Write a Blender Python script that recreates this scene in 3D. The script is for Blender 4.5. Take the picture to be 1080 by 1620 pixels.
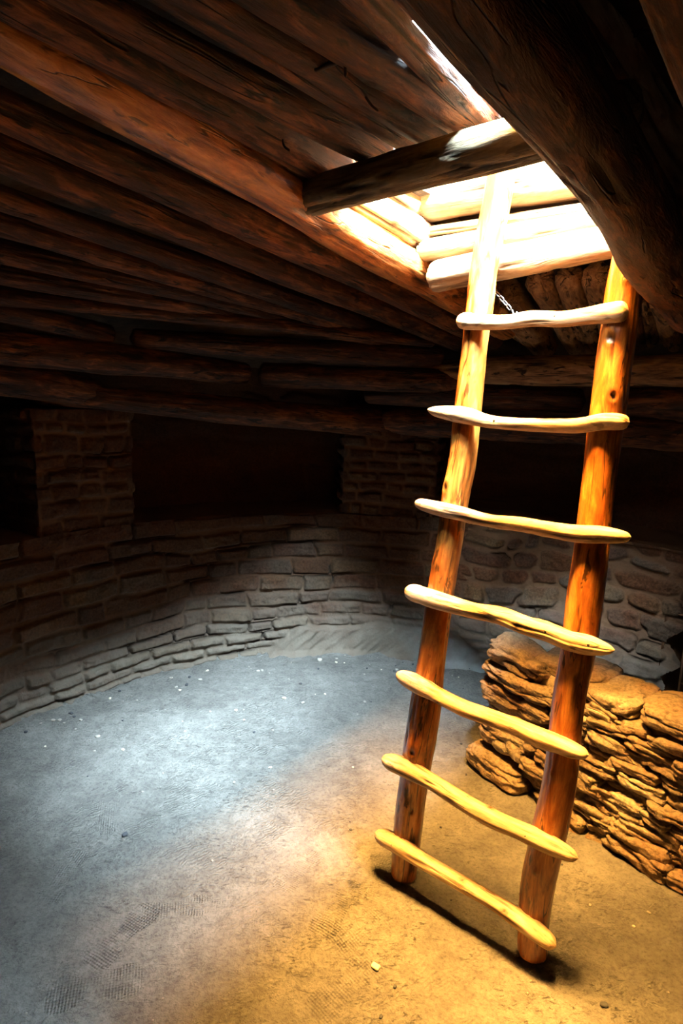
import bpy, math, random
import numpy as np
from mathutils import Vector, Matrix, Quaternion

for o in list(bpy.data.objects):
    bpy.data.objects.remove(o, do_unlink=True)
scene = bpy.context.scene
COL = scene.collection

# ------------------------------------------------------------------ camera
FPX, PITCH, ROLL = 981.0, 0.177, 0.028          # focal length in pixels of the 1080x1620 frame
cam_data = bpy.data.cameras.new('camera')
cam_data.sensor_fit = 'VERTICAL'
cam_data.sensor_height = 36.0
cam_data.lens = 36.0 * FPX / 1620.0
cam_data.clip_start = 0.02
cam = bpy.data.objects.new('camera', cam_data)
COL.objects.link(cam)
cp, sp, cr, sr = math.cos(PITCH), math.sin(PITCH), math.cos(ROLL), math.sin(ROLL)
fw = Vector((0, cp, -sp)); up = Vector((0, sp, cp)); rt = Vector((1, 0, 0))
cx_ = cr * rt + sr * up; cy_ = -sr * rt + cr * up
cam.matrix_world = Matrix(((cx_.x, cy_.x, -fw.x, 0), (cx_.y, cy_.y, -fw.y, 0),
                           (cx_.z, cy_.z, -fw.z, 1.7), (0, 0, 0, 1)))
scene.camera = cam

# ------------------------------------------------------------------ exposure, sky, light through the roof hatch
scene.view_settings.view_transform = 'Standard'
scene.view_settings.look = 'None'
scene.view_settings.gamma = 1.0
scene.view_settings.use_curve_mapping = False
scene.view_settings.exposure = 0.0
world = bpy.data.worlds.new('sky'); scene.world = world
world.use_nodes = True
wb = world.node_tree.nodes['Background']
wb.inputs[0].default_value = (1.0, 0.93, 0.82, 1)
wb.inputs[1].default_value = 4.0

H = Vector((math.cos(.687), -math.sin(.687), 0))   # along the ladder rungs
N = Vector((math.sin(.687), math.cos(.687), 0))    # along the big hatch beams
HATCH = Vector((.42, 1.92, 2.25))

def area(name, off_h, off_n, z, sh, sn, col, power):
    """area lamp above the hatch, for a patch of sky or added fill"""
    l = bpy.data.lights.new(name, 'AREA'); l.shape = 'RECTANGLE'
    l.size = sh; l.size_y = sn; l.color = col; l.energy = power
    o = bpy.data.objects.new(name, l); COL.objects.link(o)
    p = HATCH + H * off_h + N * off_n; p.z = z
    d = (p - HATCH).normalized()
    x = (H - d * H.dot(d)).normalized(); y = d.cross(x)
    o.matrix_world = Matrix(((x.x, y.x, d.x, p.x), (x.y, y.y, d.y, p.y), (x.z, y.z, d.z, p.z), (0, 0, 0, 1)))
    return o
area('cool_sky_light', 1.35, -.50, 4.6, .95, 2.0, (.62, .84, 1.0), 9300)
area('warm_sky_light', -.20, -.12, 4.6, .8, 1.5, (1.0, .50, .10), 5200)
area('far_wall_fill_light', .55, -2.3, 4.4, .8, .8, (1.0, .95, .86), 1250)  # added fill lamp, brightens the far wall behind the ladder
# low sun from behind the camera: it only reaches the mouth of the hatch and the top of the ladder
sl = bpy.data.lights.new('sun', 'SUN'); sl.energy = 50.0; sl.angle = math.radians(1.0); sl.color = (1.0, .80, .52)
so = bpy.data.objects.new('sun', sl); COL.objects.link(so)
sd0 = (-N * .28 + H * .95).normalized() * math.cos(math.radians(22.5)) + Vector((0, 0, math.sin(math.radians(22.5))))
so.rotation_euler = sd0.to_track_quat('Z', 'Y').to_euler()

# ------------------------------------------------------------------ numpy noise
def _hash(i, j, k, s):
    n = (i * 374761393 + j * 668265263 + k * 2147483647 + s * 974711) & 0xFFFFFFFF
    n = ((n ^ (n >> 13)) * 1274126177) & 0xFFFFFFFF
    n = ((n ^ (n >> 16)) * 2246822519) & 0xFFFFFFFF
    return ((n ^ (n >> 15)) & 0xFFFF) / 65535.0
def noise(x, y, z, s=0):
    x, y, z = np.broadcast_arrays(np.asarray(x, float), np.asarray(y, float), np.asarray(z, float))
    i, j, k = np.floor(x).astype(np.int64), np.floor(y).astype(np.int64), np.floor(z).astype(np.int64)
    fx, fy, fz = x - i, y - j, z - k
    fx = fx * fx * (3 - 2 * fx); fy = fy * fy * (3 - 2 * fy); fz = fz * fz * (3 - 2 * fz)
    r = 0
    for a in (0, 1):
        for b in (0, 1):
            for c in (0, 1):
                w = (fx if a else 1 - fx) * (fy if b else 1 - fy) * (fz if c else 1 - fz)
                r = r + w * _hash(i + a, j + b, k + c, s)
    return r * 2 - 1
def fbm(x, y, z, s=0, o=4, g=.5):
    r = 0; a = 1.0; f = 1.0
    for q in range(o):
        r = r + a * noise(np.asarray(x) * f, np.asarray(y) * f, np.asarray(z) * f, s + q * 17); a *= g; f *= 2.03
    return r
def sstep(a, b, x):
    t = np.clip((x - a) / (b - a), 0, 1); return t * t * (3 - 2 * t)

# ------------------------------------------------------------------ object helpers
def mesh_obj(name, verts, faces, mat=None, parent=None, attrs=None, smooth=True):
    me = bpy.data.meshes.new(name)
    me.from_pydata([tuple(v) for v in verts], [], [tuple(f) for f in faces])
    me.update()
    if smooth:
        me.polygons.foreach_set('use_smooth', [True] * len(me.polygons))
    for k, v in (attrs or {}).items():
        a = me.attributes.new(k, 'FLOAT', 'POINT'); a.data.foreach_set('value', np.asarray(v, dtype=np.float32).ravel())
    if mat: me.materials.append(mat)
    o = bpy.data.objects.new(name, me); COL.objects.link(o)
    if parent: o.parent = parent
    return o
def grid_faces(nr, nc, wrap=False, off=0):
    r, c = np.meshgrid(np.arange(nr - 1), np.arange(nc if wrap else nc - 1), indexing='ij')
    r = r.ravel(); c = c.ravel(); c2 = (c + 1) % nc
    return (np.stack([r * nc + c, r * nc + c2, (r + 1) * nc + c2, (r + 1) * nc + c], 1) + off).tolist()
def tag(o, label, cat, group=None, kind=None):
    if label: o['label'] = label
    if cat: o['category'] = cat
    if group: o['group'] = group
    if kind: o['kind'] = kind
    return o
def empty(name, loc=(0, 0, 0)):
    o = bpy.data.objects.new(name, None); o.location = loc; o.empty_display_size = .1
    COL.objects.link(o); return o
def joined(parts):
    """merge (verts, faces, attrs) tuples"""
    V, F, A = [], [], {}
    n = 0
    for v, f, a in parts:
        V.append(np.asarray(v)); F += [[i + n for i in q] for q in f]; n += len(v)
        for k, x in a.items(): A.setdefault(k, []).append(np.asarray(x))
    return np.concatenate(V), F, {k: np.concatenate(x) for k, x in A.items()}

# ------------------------------------------------------------------ materials
class NT:
    def __init__(s, name):
        s.m = bpy.data.materials.new(name); s.m.use_nodes = True
        s.t = s.m.node_tree; s.b = s.t.nodes['Principled BSDF']; s.out = s.t.nodes['Material Output']
    def n(s, typ, **kw):
        x = s.t.nodes.new(typ)
        for k, v in kw.items():
            if hasattr(x, k): setattr(x, k, v)
            else: s.set(x, k, v)
        return x
    def set(s, x, k, v):
        i = x.inputs[int(k[1:])] if k[0] == '_' and k[1:].isdigit() else x.inputs[k]
        if isinstance(v, bpy.types.NodeSocket): s.t.links.new(v, i)
        else: i.default_value = v
    def math(s, op, a, b=0.0, c=None):
        x = s.n('ShaderNodeMath', operation=op); s.set(x, '_0', a); s.set(x, '_1', b)
        if c is not None: s.set(x, '_2', c)
        return x.outputs[0]
    def coord(s, kind='Object', scale=(1, 1, 1), loc=(0, 0, 0), rot=(0, 0, 0)):
        tc = s.n('ShaderNodeTexCoord'); mp = s.n('ShaderNodeMapping')
        s.t.links.new(tc.outputs[kind], mp.inputs[0])
        mp.inputs['Scale'].default_value = scale; mp.inputs['Location'].default_value = loc; mp.inputs['Rotation'].default_value = rot
        return mp.outputs[0]
    def noise(s, vec, scale, detail=4, rough=.55, dist=0.0):
        x = s.n('ShaderNodeTexNoise'); s.set(x, 'Vector', vec); s.set(x, 'Scale', scale)
        s.set(x, 'Detail', detail); s.set(x, 'Roughness', rough); s.set(x, 'Distortion', dist)
        return x.outputs['Fac']
    def ramp(s, fac, stops):
        x = s.n('ShaderNodeValToRGB'); s.set(x, 'Fac', fac)
        e = x.color_ramp.elements
        while len(e) < len(stops): e.new(.5)
        for q, (p, c) in zip(e, stops):
            q.position = p; q.color = (*c, 1) if len(c) == 3 else c
        return x.outputs[0]
    def mix(s, f, a, b, mode='MIX'):
        x = s.n('ShaderNodeMix', data_type='RGBA', blend_type=mode)
        s.set(x, '_0', f)
        for i, v in ((6, a), (7, b)):
            if isinstance(v, bpy.types.NodeSocket): s.t.links.new(v, x.inputs[i])
            else: x.inputs[i].default_value = (*v, 1)
        return x.outputs[2]
    def attr(s, name):
        return s.n('ShaderNodeAttribute', attribute_name=name).outputs['Fac']
    def finish(s, col, rough=.8, height=None, strength=.5, dist=.01, **kw):
        s.set(s.b, 'Base Color', col if isinstance(col, bpy.types.NodeSocket) else (*col, 1))
        s.set(s.b, 'Roughness', rough)
        for k, v in kw.items(): s.set(s.b, k.replace('_', ' '), v)
        if height is not None:
            bp = s.n('ShaderNodeBump'); s.set(bp, 'Strength', strength); s.set(bp, 'Distance', dist); s.set(bp, 'Height', height)
            s.t.links.new(bp.outputs[0], s.b.inputs['Normal'])
        return s.m

def wood(name, dark, mid, light, rough=.75, streak=.6, coat=0.0, spec=.3, grainbump=.6):
    t = NT(name)
    inf = t.n('ShaderNodeObjectInfo')
    tc = t.n('ShaderNodeTexCoord')
    add = t.n('ShaderNodeVectorMath', operation='MULTIPLY_ADD')
    cmb = t.n('ShaderNodeCombineXYZ')
    for k in 'XYZ': t.set(cmb, k, inf.outputs['Random'])
    t.t.links.new(cmb.outputs[0], add.inputs[0]); add.inputs[1].default_value = (37, 53, 71)
    t.t.links.new(tc.outputs['Object'], add.inputs[2])
    def vec(sc):
        mp = t.n('ShaderNodeMapping'); t.t.links.new(add.outputs[0], mp.inputs[0]); mp.inputs['Scale'].default_value = sc
        return mp.outputs[0]
    fine = t.noise(vec((1, 1, .12)), 150, 5, .65)
    mid_n = t.noise(vec((1, 1, .22)), 30, 6, .65, .8)
    big = t.noise(vec((1, 1, .35)), 6, 3, .55)
    blot = t.noise(vec((1, 1, .26)), 26, 4, .6, .4)
    f = t.math('ADD', t.math('MULTIPLY', mid_n, .55), t.math('MULTIPLY', big, .3))
    f = t.math('ADD', f, t.math('MULTIPLY', fine, .2))
    c = t.ramp(f, [(.40, dark), (.53, mid), (.65, light)])
    # weathered dark patches
    pm = t.ramp(blot, [(.60, (0, 0, 0)), (.645, (streak,) * 3)])
    c = t.mix(pm, c, tuple(v * .22 for v in dark))
    # fine drying checks running with the grain
    ln = t.noise(vec((1, 1, .07)), 24, 2, .5, .25)
    ln = t.math('ABSOLUTE', t.math('SUBTRACT', ln, .5))
    ln = t.ramp(ln, [(.006, (streak,) * 3), (.016, (0, 0, 0))])
    lm = t.ramp(t.noise(vec((1, 1, .4)), 11, 2), [(.50, (0, 0, 0)), (.56, (1, 1, 1))])
    chk = t.math('MULTIPLY', ln, lm)
    c = t.mix(chk, c, tuple(v * .15 for v in dark))
    # open checks and knots are dark wood
    c = t.mix(t.attr('crack'), c, tuple(v * .10 for v in dark))
    # each log its own tone
    v = t.math('ADD', .75, t.math('MULTIPLY', inf.outputs['Random'], .5))
    c = t.mix(1.0, c, t.n('ShaderNodeCombineColor', Red=v, Green=v, Blue=v).outputs[0], 'MULTIPLY')
    h = t.math('SUBTRACT', t.math('ADD', t.math('MULTIPLY', fine, .5), mid_n), chk)
    kw = {'Specular_IOR_Level': spec}
    if coat: kw['Coat_Weight'] = coat; kw['Coat_Roughness'] = .18
    return t.finish(c, rough, h, grainbump, .006, **kw)

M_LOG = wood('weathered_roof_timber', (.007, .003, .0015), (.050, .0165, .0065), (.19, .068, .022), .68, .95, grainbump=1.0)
M_BEAM = wood('hatch_glow_beam', (.10, .030, .008), (.48, .17, .036), (.78, .36, .10), .36, .8, spec=.6)  # hatch glow put into the colour: brighter orange than the other logs
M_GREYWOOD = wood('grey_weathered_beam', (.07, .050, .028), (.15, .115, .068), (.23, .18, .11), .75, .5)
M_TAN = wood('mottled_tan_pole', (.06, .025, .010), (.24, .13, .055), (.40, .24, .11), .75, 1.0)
M_PALEGLARE = wood('pale_glare_pole', (.22, .14, .07), (.42, .29, .16), (.56, .42, .25), .7, .4)  # pale hatch poles, base colour lightened to help the white glare
M_RAIL = wood('varnished_orange_pole', (.13, .032, .005), (.36, .105, .014), (.66, .26, .05), .30, .85, coat=.5, spec=.5, grainbump=.25)
M_RUNG = wood('pale_peeled_branch', (.22, .115, .05), (.52, .34, .18), (.74, .55, .34), .55, .6, spec=.35, grainbump=.35)

def stone_mat(name, tones, mortar, bump=.9, dust=False):
    t = NT(name)
    v = t.coord('Object')
    r = t.attr('tone')
    c = t.ramp(r, [(i / (len(tones) - 1), k) for i, k in enumerate(tones)])
    c = t.mix(t.ramp(t.noise(v, 5, 2), [(.45, (0, 0, 0)), (.65, (.5, .5, .5))]), c, tuple(x * y for x, y in zip(tones[0], (1.5, 1.1, .9))))
    n1 = t.noise(v, 9, 6, .65); n2 = t.noise(v, 70, 5, .7); n3 = t.noise(v, 3, 3, .5)
    c = t.mix(t.math('MULTIPLY', n1, .9), c, t.mix(1.0, c, (.45, .42, .42), 'MULTIPLY'))
    s = t.ramp(n2, [(.35, (.55, .55, .55)), (.7, (1.25, 1.25, 1.25))])
    c = t.mix(1.0, c, s, 'MULTIPLY')
    m = t.mix(t.math('MULTIPLY', n1, .8), mortar, tuple(x * .55 for x in mortar))
    c = t.mix(t.attr('mortar'), c, m)
    if dust:   # floor dust kicked up and settled on the lowest courses, and a greyer, brighter tint on the right
        sep = t.n('ShaderNodeSeparateXYZ'); t.t.links.new(v, sep.inputs[0])
        k = t.math('ADD', sep.outputs[2], t.math('MULTIPLY', t.math('SUBTRACT', n3, .5), .5))
        d = t.n('ShaderNodeMapRange'); t.set(d, 'Value', k)
        for a_, b_ in (('From Min', .50), ('From Max', .12), ('To Min', 0), ('To Max', .75)): d.inputs[a_].default_value = b_
        c = t.mix(t.math('MULTIPLY', d.outputs[0], t.math('ADD', n1, .3)), c, (.19, .160, .125))
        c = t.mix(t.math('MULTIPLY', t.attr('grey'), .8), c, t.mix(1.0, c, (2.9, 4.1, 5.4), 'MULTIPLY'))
    c = t.mix(t.attr('crack'), c, (.012, .009, .007))
    h = t.math('ADD', t.math('MULTIPLY', n2, .5), n1)
    return t.finish(c, .92, h, bump, .012, Specular_IOR_Level=.2)
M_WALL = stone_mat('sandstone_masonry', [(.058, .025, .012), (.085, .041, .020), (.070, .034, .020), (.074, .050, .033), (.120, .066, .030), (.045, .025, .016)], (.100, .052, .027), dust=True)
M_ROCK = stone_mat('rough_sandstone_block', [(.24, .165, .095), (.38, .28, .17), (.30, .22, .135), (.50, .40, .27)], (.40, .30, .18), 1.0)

def plaster():
    t = NT('old_mud_plaster'); v = t.coord('Object')
    n1 = t.noise(v, 4, 6, .6); n2 = t.noise(v, 40, 5, .65)
    c = t.ramp(n1, [(.3, (.10, .065, .042)), (.6, (.19, .125, .080)), (.8, (.15, .12, .10))])
    return t.finish(c, .95, t.math('ADD', n1, t.math('MULTIPLY', n2, .4)), .8, .02, Specular_IOR_Level=.1)
M_PLASTER = plaster()
def earth():
    t = NT('roof_earth'); v = t.coord('Object'); n = t.noise(v, 12, 6, .6)
    return t.finish(t.ramp(n, [(.3, (.030, .018, .010)), (.7, (.085, .05, .03))]), .95, n, .8, .02)
M_EARTH = earth()
def simple(name, col, rough=.5, metal=0.0):
    t = NT(name); n = t.noise(t.coord('Object'), 90, 3)
    c = t.mix(n, tuple(x * .6 for x in col), col)
    return t.finish(c, rough, n, .3, .002, Metallic=metal)
M_METAL = simple('galvanised_chain_steel', (.62, .60, .56), .35, .9)
M_IRON = simple('rusty_grate_iron', (.30, .20, .13), .7, .4)
M_NAIL = simple('dark_nail_iron', (.05, .035, .025), .6, .5)
M_TWIG = simple('dark_dry_bark', (.030, .016, .010), .9)
M_PEBBLE = simple('grey_brown_pebble', (.34, .30, .25), .85)
M_PALE = simple('pale_buff_pebble', (.72, .62, .45), .8)
M_DARKP = simple('charcoal_bit', (.045, .045, .05), .8)
# ------------------------------------------------------------------ the room shell
CX, CY, R, RO = .14, 2.05, 2.0, 2.47
BENCH = .97
rng = np.random.default_rng(7)

def course_pattern(s, z, length, zs, wmin, wmax, seed, gap=.0042, rad=.013, warp=.022, wrap=True):
    """rounded stones laid in courses: returns (signed distance inside, stone id, centre s, centre z)"""
    ws = s + warp * .8 * fbm(s * 9, z * 9, 3.3, seed, 3)
    wz = z + warp * fbm(s * 2.6, z * 4, 7.7, seed + 5, 3)
    zs = np.asarray(zs)
    row = np.clip(np.searchsorted(zs, wz.ravel(), side='right') - 1, 0, len(zs) - 2).reshape(wz.shape)
    sd = np.zeros_like(wz); sid = np.zeros(wz.shape, int); sc = np.zeros_like(wz); sz = np.zeros_like(wz)
    rg = np.random.default_rng(seed)
    for r_ in range(len(zs) - 1):
        hgt = zs[r_ + 1] - zs[r_]
        b = [rg.uniform(0, .1)]
        while b[-1] < length + .2: b.append(b[-1] + rg.uniform(wmin, wmax) * (.7 + .5 * hgt / .1))
        b = np.array([-9.0] + b)
        m = row == r_
        x = ws[m]; y = wz[m]
        k = np.clip(np.searchsorted(b, x, side='right') - 1, 0, len(b) - 2)
        g1 = gap * (1 + .5 * rg.random(len(b)))[k]
        x0, x1 = b[k] + g1, b[k + 1] - g1
        # stones differ a little in height within a course
        jt = (rg.random(len(b))**2 * .16 * hgt)[k]; jb = (rg.random(len(b))**2 * .10 * hgt)[k]
        y0, y1 = zs[r_] + g1 + jb, zs[r_ + 1] - g1 - jt * .6
        qx = np.abs(x - (x0 + x1) / 2) - ((x1 - x0) / 2 - rad); qy = np.abs(y - (y0 + y1) / 2) - ((y1 - y0) / 2 - rad)
        d = np.hypot(np.maximum(qx, 0), np.maximum(qy, 0)) + np.minimum(np.maximum(qx, qy), 0) - rad
        sd[m] = -d; sid[m] = r_ * 997 + k; sc[m] = (x0 + x1) / 2; sz[m] = (y0 + y1) / 2
    return sd, sid, sc, sz

def stone_height(s, z, sd, sid, sc, sz, seed, prot=.022):
    rnd = _hash(sid, sid * 3 + 1, sid * 0, seed); rnd2 = _hash(sid, sid * 5 + 2, sid * 0 + 1, seed); rnd3 = _hash(sid, sid * 7, sid * 0 + 2, seed)
    edge = sstep(-.001, .014, sd)
    h = edge * (prot * (.35 + 1.0 * rnd) + (s - sc) * (rnd2 - .5) * .14 + (z - sz) * (rnd3 - .5) * .25)
    h += edge * .006 * fbm(s * 22, z * 30, rnd * 10, seed, 4) + .004 * fbm(s * 30, z * 30, 1.1, seed + 3, 4)
    mort = 1 - sstep(-.002, .006, sd)
    # open joints without mortar under some stones
    crack = (1 - sstep(.0, .007, np.abs(sd + .002))) * sstep(.12, .5, noise(s * 4.5, z * 9, 5.5, seed + 9)) * (z < sz + .2)
    h -= crack * .022
    tone = np.clip(rnd * .9 + .12 * noise(s * 8, z * 8, .5, seed), 0, 1)
    return h, tone, mort, crack

def bench_wall():
    # fine where the photo looks, coarser behind
    a = np.concatenate([np.arange(math.radians(5), math.radians(170), .0031), np.arange(math.radians(170), math.radians(365), .012)])
    z = np.concatenate([np.arange(-.04, BENCH, .0065), [BENCH]])
    A, Z = np.meshgrid(a, z)
    S = A * R
    zs = [-.1, 0, .045, .105, .175, .255, .345, .44, .55, .665, .765, .87, 1.01]
    sd, sid, sc, sz = course_pattern(S, Z, 12.8, zs, .13, .30, 11)
    h, tone, mort, crack = stone_height(S, Z, sd, sid, sc, sz, 11)
    # rubble in thick mortar to the right, behind the ladder
    sd2, sid2, sc2, sz2 = course_pattern(S, Z, 12.8, [-.1, 0, .06, .12, .185, .25, .36, .46, .60, .71, .83, .90, 1.01], .11, .27, 23, gap=.0075, rad=.034, warp=.05)
    h2, tone2, mort2, crack2 = stone_height(S, Z, sd2, sid2, sc2, sz2, 23, .03)
    deg = np.degrees(A)
    w = (deg < 70.5 + 1.2 * noise(Z * 9, 0, 0, 77)) & (deg > -1) | (deg > 360)
    w = np.where(w, 1.0, 0.0)
    h = np.where(w > .5, h2, h); tone = np.where(w > .5, tone2, tone); mort = np.where(w > .5, mort2 * .8, mort * .65); crack = np.where(w > .5, crack2, crack)
    # smooth chiselled bedrock at the foot of the far wall
    top = .20 * sstep(62, 72, deg) * (1 - sstep(100, 110, deg)) * (1 + .12 * noise(S * 5, 0, 0, 3))
    bm = sstep(-.012, .012, top - Z) * (top > .02)
    hb = .05 + .16 * (top - Z) * .9 + .014 * fbm(S * 16 + Z * 16, (S - Z) * 4, 2, 31, 4) + .006 * np.abs(noise(S * 26 + Z * 30, Z * 4, 1, 33))
    h = h * (1 - bm) + hb * bm; tone = tone * (1 - bm) + .05 * bm; mort = mort * (1 - bm); crack = crack * (1 - bm)
    # rough mud fillet where wall meets floor
    h += .05 * (1 - sstep(0, .045, Z)) * (.5 + .5 * noise(S * 6, 0, 2, 8))
    h += .03 * fbm(S * .9, Z * 1.2, 4, 50, 2)
    rr = R - h
    V = np.stack([CX + rr * np.cos(A), CY + rr * np.sin(A), Z], -1).reshape(-1, 3)
    F = np.array(grid_faces(len(z), len(a)))
    # opening of the ventilator at floor level
    d_, z_ = deg.reshape(-1), Z.reshape(-1)
    cd = d_[F].mean(1); cz = z_[F].mean(1)
    keep = ~((cd > 19) & (cd < 33.5 + 1.2 * np.sin(cz * 30)) & (cz < .60))
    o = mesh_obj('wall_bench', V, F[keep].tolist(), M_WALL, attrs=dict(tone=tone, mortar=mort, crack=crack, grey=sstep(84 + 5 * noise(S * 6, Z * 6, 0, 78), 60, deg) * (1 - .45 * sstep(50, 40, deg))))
    tag(o, None, None, kind='structure')
bench_wall()

def ring(name, r0, r1, zfun, mat, n=260, m=14):
    a = np.linspace(0, 2 * math.pi, n, endpoint=False); r = np.linspace(r0, r1, m)
    Rr, A = np.meshgrid(r, a, indexing='ij')
    Z = zfun(Rr, A)
    V = np.stack([CX + Rr * np.cos(A), CY + Rr * np.sin(A), Z], -1).reshape(-1, 3)
    o = mesh_obj(name, V, grid_faces(m, n, True), mat, attrs=dict(tone=np.full(Z.size, .4), mortar=np.full(Z.size, .8), crack=np.zeros(Z.size)))
    return tag(o, None, None, kind='structure')
ring('trim_bench_top', R - .025, RO + .06, lambda r, a: BENCH - .012 + .012 * fbm(r * 5, a * 8, 0, 4, 3) + .02 * (r > R + .03), M_WALL)

def outer_wall():
    a = np.concatenate([np.arange(math.radians(5), math.radians(170), .006), np.arange(math.radians(170), math.radians(365), .02)])
    z = np.arange(.93, 2.62, .014)
    A, Z = np.meshgrid(a, z); S = A * RO
    zs = np.arange(.9, 2.8, .17)
    sd, sid, sc, sz = course_pattern(S, Z, 15.6, zs, .25, .5, 41, gap=.01, rad=.05, warp=.05)
    h, tone, mort, crack = stone_height(S, Z, sd, sid, sc, sz, 41, .02)
    h = h * .8 + .045 * fbm(S * 1.3, Z * 1.5, 2, 44, 4); mort = np.clip(mort + .55, 0, 1)
    rr = RO - h
    V = np.stack([CX + rr * np.cos(A), CY + rr * np.sin(A), Z], -1).reshape(-1, 3)
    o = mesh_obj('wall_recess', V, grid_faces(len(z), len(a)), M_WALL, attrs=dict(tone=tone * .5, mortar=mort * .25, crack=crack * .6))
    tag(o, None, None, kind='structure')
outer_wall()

# stone pilasters standing on the bench and carrying the roof
def pilaster(a0, a1, ztop, seed, label, cols=.13):
    a0, a1 = math.radians(a0), math.radians(a1)
    # path around the block: side, front, side
    w = (a1 - a0) * R
    depth = .37
    ps = np.concatenate([np.arange(-depth, 0, .012), np.arange(0, w, .008), np.arange(w, w + depth, .012)])
    z = np.arange(BENCH - .03, ztop + .001, .007)
    S, Z = np.meshgrid(ps, z)
    n = max(8, int(round((ztop - BENCH) / .088)))
    zs = np.cumsum(np.concatenate([[0], rng.uniform(.75, 1.35, n)])); zs = BENCH - .03 + zs / zs[-1] * (ztop - BENCH + .05)
    sd, sid, sc, sz = course_pattern(S + 1, Z, 3.0, zs, cols * .6, cols * 1.5, seed, gap=.005, rad=.014, warp=.022)
    h, tone, mort, crack = stone_height(S + 1, Z, sd, sid, sc, sz, seed, .02)
    h *= sstep(0, .02, np.abs(S)) * sstep(0, .02, np.abs(S - w)) * .9 + .1
    ang = np.clip(a0 + S / R, a0, a1)
    back = np.where(S < 0, -S, np.where(S > w, S - w, 0))
    rr = R + back + .005 - np.where((S >= 0) & (S <= w), h, 0)
    tang = np.where(S < 0, -h, np.where(S > w, h, 0))
    X = CX + rr * np.cos(ang) - tang * np.sin(ang); Y = CY + rr * np.sin(ang) + tang * np.cos(ang)
    V = np.stack([X, Y, Z], -1).reshape(-1, 3)
    F = grid_faces(len(z), len(ps))
    c0 = (len(z) - 1) * len(ps)
    F.append(list(range(c0, c0 + len(ps))))
    o = mesh_obj('stone_pilaster', V, F, M_WALL, attrs=dict(tone=tone, mortar=mort, crack=crack))
    return tag(o, label, 'pilaster')
pilaster(132.2, 147.6, 1.625, 61, 'dark stone pilaster on the bench at the left, beside the wide recess')
pilaster(76.5, 93.8, 1.53, 67, 'stone pilaster on the bench behind the ladder, left of the left rail')
pilaster(3, 14, 1.52, 71, 'stone pilaster on the bench beyond the right edge of the view')

# ventilator tunnel behind the wall opening, and its iron grate
def box_faces(o=0): return [[i + o for i in f] for f in ((0, 1, 3, 2), (4, 6, 7, 5), (0, 4, 5, 1), (2, 3, 7, 6), (0, 2, 6, 4), (1, 5, 7, 3))]
def pol(r, deg, z): return (CX + r * math.cos(math.radians(deg)), CY + r * math.sin(math.radians(deg)), z)
def tunnel():
    V, F = [], []
    for r_ in np.linspace(1.985, 2.9, 8):
        w = 0 if r_ < 2.0 else .6
        V += [pol(r_, 35.4 - w, -.06), pol(r_, 35.4 - w, .64), pol(r_, 17.5 + w, .64), pol(r_, 17.5 + w, -.06)]
    for i in range(7):
        for k in range(4):
            F.append([i * 4 + k, i * 4 + (k + 1) % 4, i * 4 + 4 + (k + 1) % 4, i * 4 + 4 + k])
    F.append([28, 29, 30, 31])
    n_ = len(V)
    o = mesh_obj('trim_ventilator_tunnel', V, F, M_PLASTER, smooth=False)
    tag(o, None, None, kind='structure')
tunnel()
def bar_mesh(P, Q, r, seg=8):
    P, Q = Vector(P), Vector(Q); d = (Q - P).normalized(); x = d.orthogonal().normalized(); y = d.cross(x)
    V = []
    for c in (P, Q):
        for k in range(seg):
            t = 2 * math.pi * k / seg; V.append(tuple(c + x * (r * math.cos(t)) + y * (r * math.sin(t))))
    F = [[k, (k + 1) % seg, seg + (k + 1) % seg, seg + k] for k in range(seg)] + [list(range(seg))[::-1], list(range(seg, 2 * seg))]
    return V, F, {}
g = tag(empty('ventilator_grate', pol(2.06, 26, 0)), 'rusty iron grate set inside the dark ventilator opening low in the right wall', 'grate')
off = Vector(g.location)
def local(parts):
    V, F, A = joined(parts); return V - np.array(off), F
v, f = local([bar_mesh(pol(2.06, a, .01), pol(2.06, a, .57), .006) for a in (33, 19.5)] + [bar_mesh(pol(2.06, 33, z), pol(2.06, 19.5, z), .006) for z in (.02, .57)])
mesh_obj('grate_frame', v, f, M_IRON, g)
for a in (31.2, 28.6, 26, 23.4, 21):
    v, f = local([bar_mesh(pol(2.06, a, .01), pol(2.06, a, .57), .0035)]); mesh_obj('grate_bar', v, f, M_IRON, g)
for z in (.13, .24, .35, .46):
    v, f = local([bar_mesh(pol(2.065, 33, z), pol(2.065, 19.5, z), .0035)]); mesh_obj('grate_bar', v, f, M_IRON, g)

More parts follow.
